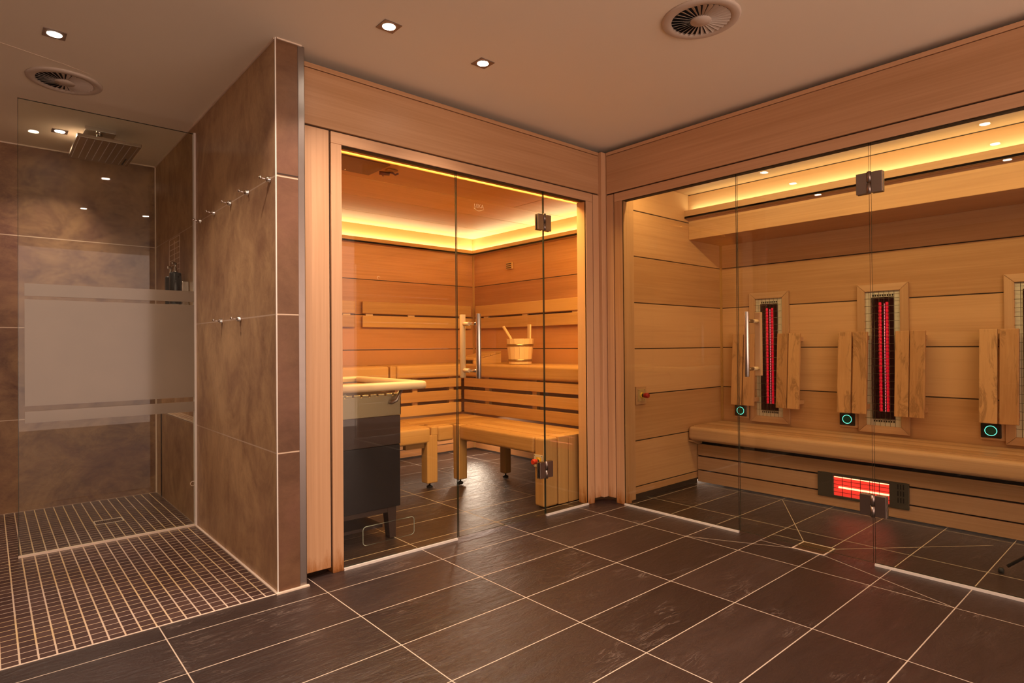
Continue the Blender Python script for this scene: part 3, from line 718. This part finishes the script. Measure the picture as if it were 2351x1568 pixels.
MB().box(1.386, 1.440, 1.882, 2.0, .79, .897).build('end_post', MW['SZ'], g, bevel=.004)
bench_boards(g, 'X', 1.448, 2.685, 1.880, 2.40, .900, 4, .790, 0, 'SX', fw=.10, br=.02)
slats(g, 'X', 1.386, 2.118, 1.895, 'SX', (1.45, 1.62, 2.0))
g = thing('sauna_bench', (2.4, 1.1, 0), 'upper sauna bench along the right wall, carrying the wooden bucket', 'bench', 'upper benches in the sauna')
bench_boards(g, 'Y', .30, 1.876, 2.120, 2.66, .900, 4, .790, 0, 'SY', fw=.10, br=.02)
slats(g, 'Y', .30, 1.876, 2.133, 'SY', (.33, .95, 1.55))

# wall backrests
def backrest(kind, a0, a1, label, posts):
    if kind == 'X': g = thing('backrest_panel', ((a0+a1)/2, 2.45, 1.35), label, 'backrest', 'backrests on the sauna walls')
    else: g = thing('backrest_panel', (2.69, (a0+a1)/2, 1.35), label, 'backrest', 'backrests on the sauna walls')
    for z0, z1 in ((1.360, 1.470), (1.237, 1.342)):
        (MB().box(a0, a1, 2.42, 2.442, z0, z1) if kind == 'X' else MB().box(2.66, 2.682, a0, a1, z0, z1)).build('backrest_board', MW['S'+kind], g, bevel=.006, segs=3)
    for p in posts:
        (MB().box(p, p+.07, 2.440, 2.46, 1.25, 1.46) if kind == 'X' else MB().box(2.680, 2.70, p, p+.07, 1.25, 1.46)).build('spacer', MW['paleZ'], g)
backrest('X', .72, 1.350, 'short two-board backrest on the sauna back wall at the left edge of the glass', (1.24, .8))
backrest('X', 1.420, 2.637, 'long two-board backrest on the sauna back wall behind the door handle', (1.46, 1.9, 2.5))
backrest('Y', .40, 2.385, 'two-board backrest on the right sauna wall above the wooden bucket', (.98, 1.62, 2.2, .45))

# headrest wedge
g = thing('headrest', (2.4, 2.08, .9), 'slatted wooden headrest wedge lying in the corner of the upper bench', 'headrest')
for k in range(5):
    x0 = 2.22+k*.066; x1 = x0+.060; z = lambda x: .948+(x-2.22)*.2
    MB().prism([(x0, z(x0)), (x1, z(x1)), (x1, z(x1)-.016), (x0, z(x0)-.016)], 'Y', 1.84, 2.10).build('slat', MW['SY'], g, bevel=.002)
for y0 in (1.842, 2.082):
    MB().prism([(2.22, .901), (2.545, .901), (2.545, .995), (2.22, .930)], 'Y', y0, y0+.016).build('side_board', MW['SX'], g)

# bucket and ladle
bx_, by_ = 2.385, 1.395
g = thing('sauna_bucket', (bx_, by_, .9), 'pale wooden stave bucket with two metal hoops on the upper bench', 'bucket')
st = MB(); n = 16
for k in range(n):
    a0, a1 = 2*math.pi*(k+.015)/n, 2*math.pi*(k+.985)/n
    q = lambda r_, a, z: (bx_+r_*math.cos(a), by_+r_*math.sin(a), z)
    st.hexa([q(.100, a0, .905), q(.100, a1, .905), q(.088, a1, .905), q(.088, a0, .905)][::-1],
            [q(.119, a0, 1.122), q(.119, a1, 1.122), q(.106, a1, 1.122), q(.106, a0, 1.122)][::-1])
st.lathe((bx_, by_, .901), [(.088, .0), (.089, .012)], seg=24)
st.build('stave_body', MW['paleZ'], g)
for z0 in (.925, 1.056):
    r0 = .100+.019*(z0-.905)/.217+.0015
    MB().lathe((bx_, by_, z0), [(r0, 0), (r0+.0018, .002), (r0+.0030, .018), (r0+.001, .020)], seg=40).build('hoop', HOOP, g)
ang = math.atan2(-1.0, .55)
ex, ey = bx_+.108*math.cos(ang)*.5+.02, by_-.075
MB().hexa([(ex-.008, ey+.024, 1.05), (ex-.022, ey-.020, 1.05), (ex-.008, ey-.025, 1.05), (ex+.006, ey+.019, 1.05)],
          [(ex-.006, ey+.024, 1.245), (ex-.020, ey-.024, 1.245), (ex-.006, ey-.029, 1.245), (ex+.008, ey+.019, 1.245)]).build('stave_handle', MW['paleZ'], g, bevel=.003)
g = thing('ladle', (bx_, by_, 1.0), 'wooden ladle leaning in the sauna bucket with its handle up to the left', 'ladle')
MB().tube([(bx_-.01, by_+.02, .96), (bx_-.045, by_+.075, 1.13), (bx_-.075, by_+.135, 1.232)], [.010, .012, .013], 10).build('ladle_handle', MW['paleZ'], g)
MB().lathe((bx_-.01, by_+.01, .925), [(.005, 0), (.03, .004), (.036, .03), (.036, .04), (.032, .04), (.028, .012), (.005, .008)], seg=20).build('ladle_bowl', MW['paleZ'], g)

# wall vent in the sauna
g = thing('wall_vent', (2.70, 1.875, 1.83), 'small wooden slotted vent on the right sauna wall below the light cove', 'air vent')
MB().box(2.684, 2.699, 1.832, 1.922, 1.800, 1.868).build('plate', MW['SY'], g, bevel=.004)
for z in (1.815, 1.834, 1.853): MB().box(2.6825, 2.685, 1.846, 1.919, z-.005, z+.004).build('slot', DARK, g)

# emergency button on the bench end
def mushroom(g, base, direction, red):
    d = Vector(direction); p = Vector(base)
    MB().tube([p, p+d*.008], .019, 20).build('yellow_collar', YEL, g)
    MB().tube([p+d*.008, p+d*.020], .0125, 18).build('button_neck', RUBBER, g)
    MB().tube([p+d*.020, p+d*.028, p+d*.050, p+d*.056], [.014, .0175, .0175, .015], 22).build('button_head', red, g)
g = thing('emergency_button', (1.61, .36, .305), 'red mushroom emergency button on a cream plate on the lower bench end', 'emergency button')
MB().box(1.6085, 1.6125, .322, .404, .264, .346).build('plate', CREAM, g, bevel=.001)
MB().box(1.6075, 1.6085, .335, .381, .285, .330).build('label_plate', YEL, g)
for y in (.330, .396):
    for z in (.272, .338): MB().tube([(1.608, y, z), (1.6088, y, z)], .003, 8).build('screw', DARK, g)
mushroom(g, (1.6075, .357, .306), (-1, 0, 0), RED)
g = thing('emergency_button', (2.30, .06, .71), 'dark red emergency button on a framed plate on the cabin wall', 'emergency button')
MB().box(2.240, 2.356, .048, .059, .650, .772).build('wooden_frame', MW['HX'], g, bevel=.001)
MB().box(2.258, 2.338, .044, .048, .672, .756).build('plate', plain('brassy_plate', (.62, .46, .22), .4, .5), g, bevel=.001)
for x in (2.266, 2.330):
    for z in (.680, .748): MB().tube([(x, .0435, z), (x, .0442, z)], .003, 8).build('screw', DARK, g)
mushroom(g, (2.298, .044, .713), (0, -1, 0), RED_D)

# ------------------------------------------------------------------ sauna heater
g = thing('sauna_heater', (.38, .8, 0), 'dark steel sauna heater with pale wooden guard rail behind the left glass', 'sauna heater')
MB().box(.12, .640, .470, 1.15, .170, .514).build('lower_casing', H_DARK, g, bevel=.003)
MB().box(.118, .642, .468, 1.152, .516, .678).build('upper_casing', H_GREY, g, bevel=.003)
ts = MB(); x0, x1, y0, y1 = .117, .645, .467, 1.153
ts.box(x0, x1, y0, y0+.006, .680, .790).box(x0, x1, y1-.006, y1, .680, .800).box(x0, x0+.006, y0, y1, .680, .800).box(x1-.006, x1, y0, y1, .680, .800)
for k in range(11):
    ts.box(x0+.004+k*.048, x0+.040+k*.048, y0, y0+.006, .790, .802)
ts.build('stone_basket_rim', H_STRIP, g, bevel=.001, segs=1)
for x0 in (.145, .560):
    for y0 in (.475, 1.08):
        MB().hexa([(x0+.014, y0, 0), (x0+.052, y0, 0), (x0+.052, y0+.05, 0), (x0+.014, y0+.05, 0)],
                  [(x0, y0, .170), (x0+.056, y0, .170), (x0+.056, y0+.06, .170), (x0, y0+.06, .170)]).build('leg', H_GREY, g, bevel=.002)
MB().box(.2, .56, .475, .49, .145, .170).build('cross_bar', H_GREY, g)
MB().box(.17, .57, .55, 1.1, .045, .062).build('drip_tray', H_GREY, g)
sr = MB(); random.seed(3)
for i in range(26):
    x = random.uniform(.17, .59); y = random.uniform(.53, 1.09); s = random.uniform(.03, .05)
    vs = []; 
    for p in ((1, 0, 0), (-1, 0, 0), (0, 1, 0), (0, -1, 0), (0, 0, 1), (0, 0, -1)):
        vs.append((x+p[0]*s*random.uniform(.7, 1.1), y+p[1]*s*random.uniform(.7, 1.1), .755+p[2]*s*.6))
    sr.add(vs, [(0, 2, 4), (2, 1, 4), (1, 3, 4), (3, 0, 4), (2, 0, 5), (1, 2, 5), (3, 1, 5), (0, 3, 5)])
so = sr.build('stones', STONE, g); so['kind'] = 'stuff'
def sweep(pts, hw, hh):
    m = MB(); vs = []; prof = []
    for sx, sz, a0 in ((1, 1, 0), (-1, 1, 90), (-1, -1, 180), (1, -1, 270)):
        for k in range(4):
            a = R(a0+30*k); prof.append((sx*(hw-.014)+.014*math.cos(a), sz*(hh-.014)+.014*math.sin(a)))
    n = len(prof)
    for i, p in enumerate(pts):
        p = Vector(p); d1 = (p-Vector(pts[i-1])).normalized() if i else None
        d2 = (Vector(pts[i+1])-p).normalized() if i < len(pts)-1 else None
        d = ((d1 or d2)+(d2 or d1)).normalized(); sc = 1/max(.5, d.dot(d1 or d2)); sd = Vector((d.y, -d.x, 0))
        vs += [p+sd*(u*sc)+Vector((0, 0, w)) for u, w in prof]
    m.add(vs, [(i*n+k, i*n+(k+1) % n, (i+1)*n+(k+1) % n, (i+1)*n+k) for i in range(len(pts)-1) for k in range(n)], True)
    m.f += [tuple(range(n-1, -1, -1)), tuple((len(pts)-1)*n+k for k in range(n))]; m.m += [0, 0]; m.sm += [False, False]
    return m
rl = sweep([(.045, .431, .844), (.735, .431, .844), (.755, .436, .844), (.762, .455, .844), (.762, 1.19, .844), (.752, 1.212, .844), (.735, 1.214, .844), (.305, 1.214, .844)], .030, .022).build('guard_rail', MW['pale'], g)
sweep([(.045, 1.214, .844), (.296, 1.214, .844)], .030, .022).build('back_rail', MW['pale'], rl)
for x, y, dx in ((.575, .465, .055), (.20, .465, -.03)):
    MB().tube([(x, y+.004, .752), (x, y-.020, .752), (x+dx*.4, y-.03, .765), (x+dx, y-.03, .822)], .0095, 10).build('rail_bracket', STEEL_D, g)
for y in (.6, 1.05):
    MB().tube([(.645, y, .752), (.668, y, .752), (.735, y, .822)], .0085, 10).build('rail_bracket', STEEL, g)
g = thing('heat_shield', (.37, .66, 2.1), 'brown metal heat shield plate hanging under the sauna ceiling above the heater', 'heat shield')
MB().box(.10, .625, .533, .792, 2.096, 2.101).build('plate', PLATE, g)
for x in (.16, .57): MB().tube([(x, .75, 2.101), (x, .75, 2.17)], .004, 8).build('spacer_rod', STEEL, g)
MB().tube([(.46, .765, 2.093), (.46, .765, 2.097)], .005, 10).build('screw', STEEL, g)
g = thing('ceiling_sensor', (.79, .85, 2.17), 'small brown bracket with a temperature sensor on the sauna ceiling', 'sensor')
MB().box(.765, .835, .80, .845, 2.160, 2.1695).build('mount', MW['SX'], g, bevel=.004)
MB().tube([(.74, .87, 2.150), (.80, .85, 2.150)], .012, 12).build('sensor_body', BROWNBOX, g)
MB().tube([(.80, .85, 2.158), (.805, .82, 2.150), (.83, .83, 2.145), (.84, .81, 2.150)], .006, 10).build('bracket_arm', BROWNBOX, g)
MB().tube([(.755, .855, 2.142), (.775, .885, 2.142)], .007, 10).build('probe', BROWNBOX, g)

# ------------------------------------------------------------------ infrared cabin
g = thing('cabin_bench', (3.1, -1.6, 0), 'long hemlock bench along the back of the infrared cabin', 'bench')
MB().box(2.875, 2.955, -3.46, .055, .338, .443).build('front_board', MW['HY'], g, bevel=.028, segs=5)
w_ = (3.38-2.959)/5
for k in range(5): MB().box(2.959+k*w_, 2.959+(k+1)*w_-.0035, -3.46, .055, .413, .443).build('seat_board', MW['HY'], g, bevel=.003)
sl = []
for z0, z1 in ((.209, .297), (.101, .199), (.008, .092)):
    sl.append(MB().box(3.01, 3.032, -3.46, .055, z0, z1).build('apron_slat', MW['HY'], g, bevel=.003))
for y in (-3.4, -2.4, -1.50, -.74, .0): MB().box(3.041, 3.075, y, y+.055, .01, .41).build('support_post', MW['HZ'], g)
MB().box(3.034, 3.040, -3.46, .055, .008, .41).build('gap_shade_board', VOID, g)  # added black board, stands in for the deep shade between the slats
MB().prism([(2.885, .338), (3.01, .338), (3.01, .305), (2.955, .305), (2.885, .330)], 'Y', .015, .055).build('bracket', MW['HX'], g)

# leg-height heater in the bench apron
g = thing('floor_heater', (3.0, -1.096, .145), 'low grey infrared leg heater glowing red in the bench apron', 'heater')
pl = MB(); ya, yb, za, zb = -1.356, -.838, .067, .224; ga, gb, gz0, gz1 = -1.253, -.936, .084, .206; xf = 2.995
pl.box(xf, 3.008, ya, ga, za, zb).box(xf, 3.008, gb, yb, za, zb).box(xf, 3.008, ga, gb, za, gz0).box(xf, 3.008, ga, gb, gz1, zb)
pl.build('face_plate', GREYPLATE, g, bevel=.002, segs=1)
rf = MB(); rf.box(3.003, 3.006, ga, gb, gz0, gz1); rf.build('glowing_reflector', HEATBACK, g)
MB().tube([(2.999, ga+.002, .139), (2.999, gb-.03, .139)], .0055, 10).build('glowing_tube', HEATTUBE, g)
MB().tube([(2.999, ga+.002, .203), (2.999, gb-.004, .203)], .0028, 8).build('glowing_tube', HEATTUBE, g)
gr = MB()
for k in range(1, 6): y = ga+(gb-ga)*k/6; gr.tube([(xf, y, gz0-.004), (xf, y, gz1+.004)], .0017, 6)
for k in range(1, 5): z = gz0+(gz1-gz0)*k/5; gr.tube([(xf, ga-.004, z), (xf, gb+.004, z)], .0013, 6)
gr.build('wire_guard', plain('guard_wire', (.05, .02, .02), .4, .8), g)
vs = MB()
for i in range(3):
    for j in range(3): y = -1.30-i*.0145; z = .104+j*.040; vs.box(xf-.0008, xf, y-.003, y+.003, z, z+.030)
vs.build('vent_slots', VOID, g)
for y in (-.86, -1.05, -1.29):
    for z in (.075, .217): MB().tube([(xf-.001, y, z), (xf, y, z)], .0022, 8).build('screw', STEEL, g)

# wall infrared emitters
def make_emitter(y0):
    """built for the middle one (left edge at y0)"""
    g = thing('infrared_heater', (3.385, y0-.152, .957), 'x', 'infrared heater')
    X0, X1 = 3.362, 3.3845; yl, yr, zb_, zt_ = y0, y0-.304, .461, 1.455; wdt = .0485
    fr = g
    q = .0008
    def piece(name, poly, key): MB().prism(poly, 'X', X0, X1).build(name, MW[key], g, bevel=.002, segs=1)
    piece('frame_top', [(yl-q, zt_), (yr+q, zt_), (yr+wdt+q, zt_-wdt), (yl-wdt-q, zt_-wdt)], 'HY')
    piece('frame_bottom', [(yl-q, zb_), (yl-wdt-q, zb_+wdt), (yr+wdt+q, zb_+wdt), (yr+q, zb_)], 'HY')
    piece('frame_side', [(yl, zb_+q), (yl, zt_-q), (yl-wdt, zt_-wdt-q), (yl-wdt, zb_+wdt+q)], 'HZ')
    piece('frame_side', [(yr, zb_+q), (yr+wdt, zb_+wdt+q), (yr+wdt, zt_-wdt-q), (yr, zt_-q)], 'HZ')
    a, b = yr+wdt, yl-wdt; lo, hi = zb_+wdt, zt_-wdt
    MB().box(3.3795, 3.3845, a, b, lo, hi).build('reflector', REFLECTOR, g)
    c = (a+b)/2
    bx = MB(); bx.box(3.3715, 3.3795, c-.066, c+.066, .553, 1.366); dg = bx.build('dark_glass', DARKGLASS, g)
    for y, r_, m_, nm in ((c+.014, .0095, REDGLOW, 'red_emitter_rod'), (c-.028, .0085, REDGLOW, 'red_emitter_rod')):
        s_ = MB(); z = .605
        while z < 1.315:
            s_.lathe((3.369, y, z), [(r_*.75, 0), (r_, .004), (r_, .018), (r_*.75, .022)], seg=12); z += .0235
        s_.build(nm, m_, g)
    s_ = MB(); z = .605
    while z < 1.318:
        s_.tube([(3.3575, c-.015, z), (3.3575, c-.015, z+.014)], .0022, 6); z += .0185
    s_.build('bright_filament', HOT, g)
    e = MB()
    for zc in (1.378, .540):
        for k in range(9): e.box(3.376, 3.3792, c-.062+k*.0145, c-.055+k*.0145, zc-.006, zc+.006)
    e.build('end_slots', VOID, g)
    wv = MB()
    for k in range(1, 7): y = a+(b-a)*k/7; wv.tube([(3.3535, y, lo), (3.3535, y, hi)], .0013, 5)
    n_ = 18
    for k in range(1, n_): z = lo+(hi-lo)*k/n_; wv.tube([(3.3515, a, z), (3.3515, b, z)], .0013, 5)
    wv.tube([(3.3515, a+.004, hi-.004), (3.3515, b-.004, hi-.004)], .0016, 5)
    wv.build('wire_guard', WIRE, g)
    return g
GI = 'framed infrared heaters on the cabin back wall'
e0 = make_emitter(-.961); e0['group'] = GI
e0['label'] = 'framed infrared heater glowing red, the middle one beside the upper door hinge'
dup(e0, (3.385, -.343, .957), 'framed infrared heater glowing red behind the cabin door handle', GI)
dup(e0, (3.385, -1.899, .957), 'framed infrared heater cut off by the right edge of the picture', GI)
def make_rest(ya, yb, yc, yd):
    g = thing('seat_backrest', (3.33, (ya+yd)/2, .86), 'x', 'backrest')
    for a, b in ((ya, yb), (yc, yd)):
        MB().hexa([(3.257, b, .590), (3.257, a, .590), (3.281, a, .590), (3.281, b, .590)][::-1],
                  [(3.298, b, 1.137), (3.298, a, 1.137), (3.322, a, 1.137), (3.322, b, 1.137)][::-1]).build('backrest_board', MW['figZ'], g, bevel=.003)
    for z, xa in ((.62, 3.284), (1.08, 3.318)):
        MB().box(xa, 3.3835, ya-.012, yd+.012, z, z+.03).build('support_block', MW['HY'], g)
    return g
GB = 'pairs of upright backrest boards in the cabin'
b0 = make_rest(-.862, -.947, -.957, -1.044); b0['group'] = GB; b0['label'] = 'pair of upright backrest boards left of the middle infrared heater'
b1 = make_rest(-1.207, -1.284, -1.290, -1.372); b1['group'] = GB; b1['label'] = 'pair of upright backrest boards right of the middle infrared heater'
L0, L1_ = b0.location.copy(), b1.location.copy()
dup(b0, (L0.x, L0.y+.776, L0.z), 'pair of upright backrest boards left of the infrared heater nearest the corner', GB)
dup(b1, (L1_.x, L1_.y+.767, L1_.z), 'pair of upright backrest boards right of the infrared heater nearest the corner', GB)
dup(b0, (L0.x, L0.y-.780, L0.z), 'pair of upright backrest boards at the right edge of the picture', GB)
def make_control(y, z):
    g = thing('control_panel', (3.38, y, z), 'x', 'control panel')
    MB().box(3.374, 3.3845, y-.066, y+.052, z-.056, z+.056).build('wooden_base', MW['HY'], g, bevel=.002)
    MB().box(3.364, 3.374, y-.0495, y+.0495, z-.043, z+.043).build('black_housing', BLACK, g, bevel=.006, segs=3)
    MB().lathe((3.364, y, z), [(.026, 0), (.026, -.0006)], axis='X', seg=32).build('dark_display', DIM, g)
    MB().tube([(3.3628, y+.0285*math.cos(k/32*6.2832), z+.0285*math.sin(k/32*6.2832)) for k in range(33)], .0016, 6, cap=False).build('glowing_ring', RINGL, g)
    return g
GC = 'round control panels in the cabin'
c0 = make_control(-.890, .536); c0['group'] = GC; c0['label'] = 'black control panel with glowing green ring beside the middle infrared heater'
dup(c0, (3.38, -.110, .536), 'black control panel with glowing ring under the backrest nearest the cabin corner', GC)
dup(c0, (3.38, -1.679, .536), 'black control panel with glowing green ring nearest the right edge of the picture', GC)

# leg of a stand at the right edge of the cabin floor
g = thing('tripod_stand', (2.62, -2.2, 0), 'black tripod stand with rubber feet on the cabin floor at the right edge', 'tripod stand')
MB().tube([(2.62, -2.22, .16), (2.62, -2.22, 1.2)], .012, 12).build('pole', BLACK, g)
for fx, fy in ((2.40, -1.885), (2.32, -2.45), (2.84, -2.30)):
    f = Vector((fx, fy, .014)); t_ = Vector((2.62, -2.22, .30)); 
    l = MB().tube([f.lerp(t_, .06), t_], .007, 10).build('tripod_leg', BLACK, g)
    MB().lathe((fx, fy, 0), [(.010, 0), (.012, .004), (.012, .016), (.008, .024)], seg=16).build('rubber_foot', RUBBER, l)

for o in bpy.data.objects:
    if '_o' in o: del o['_o']
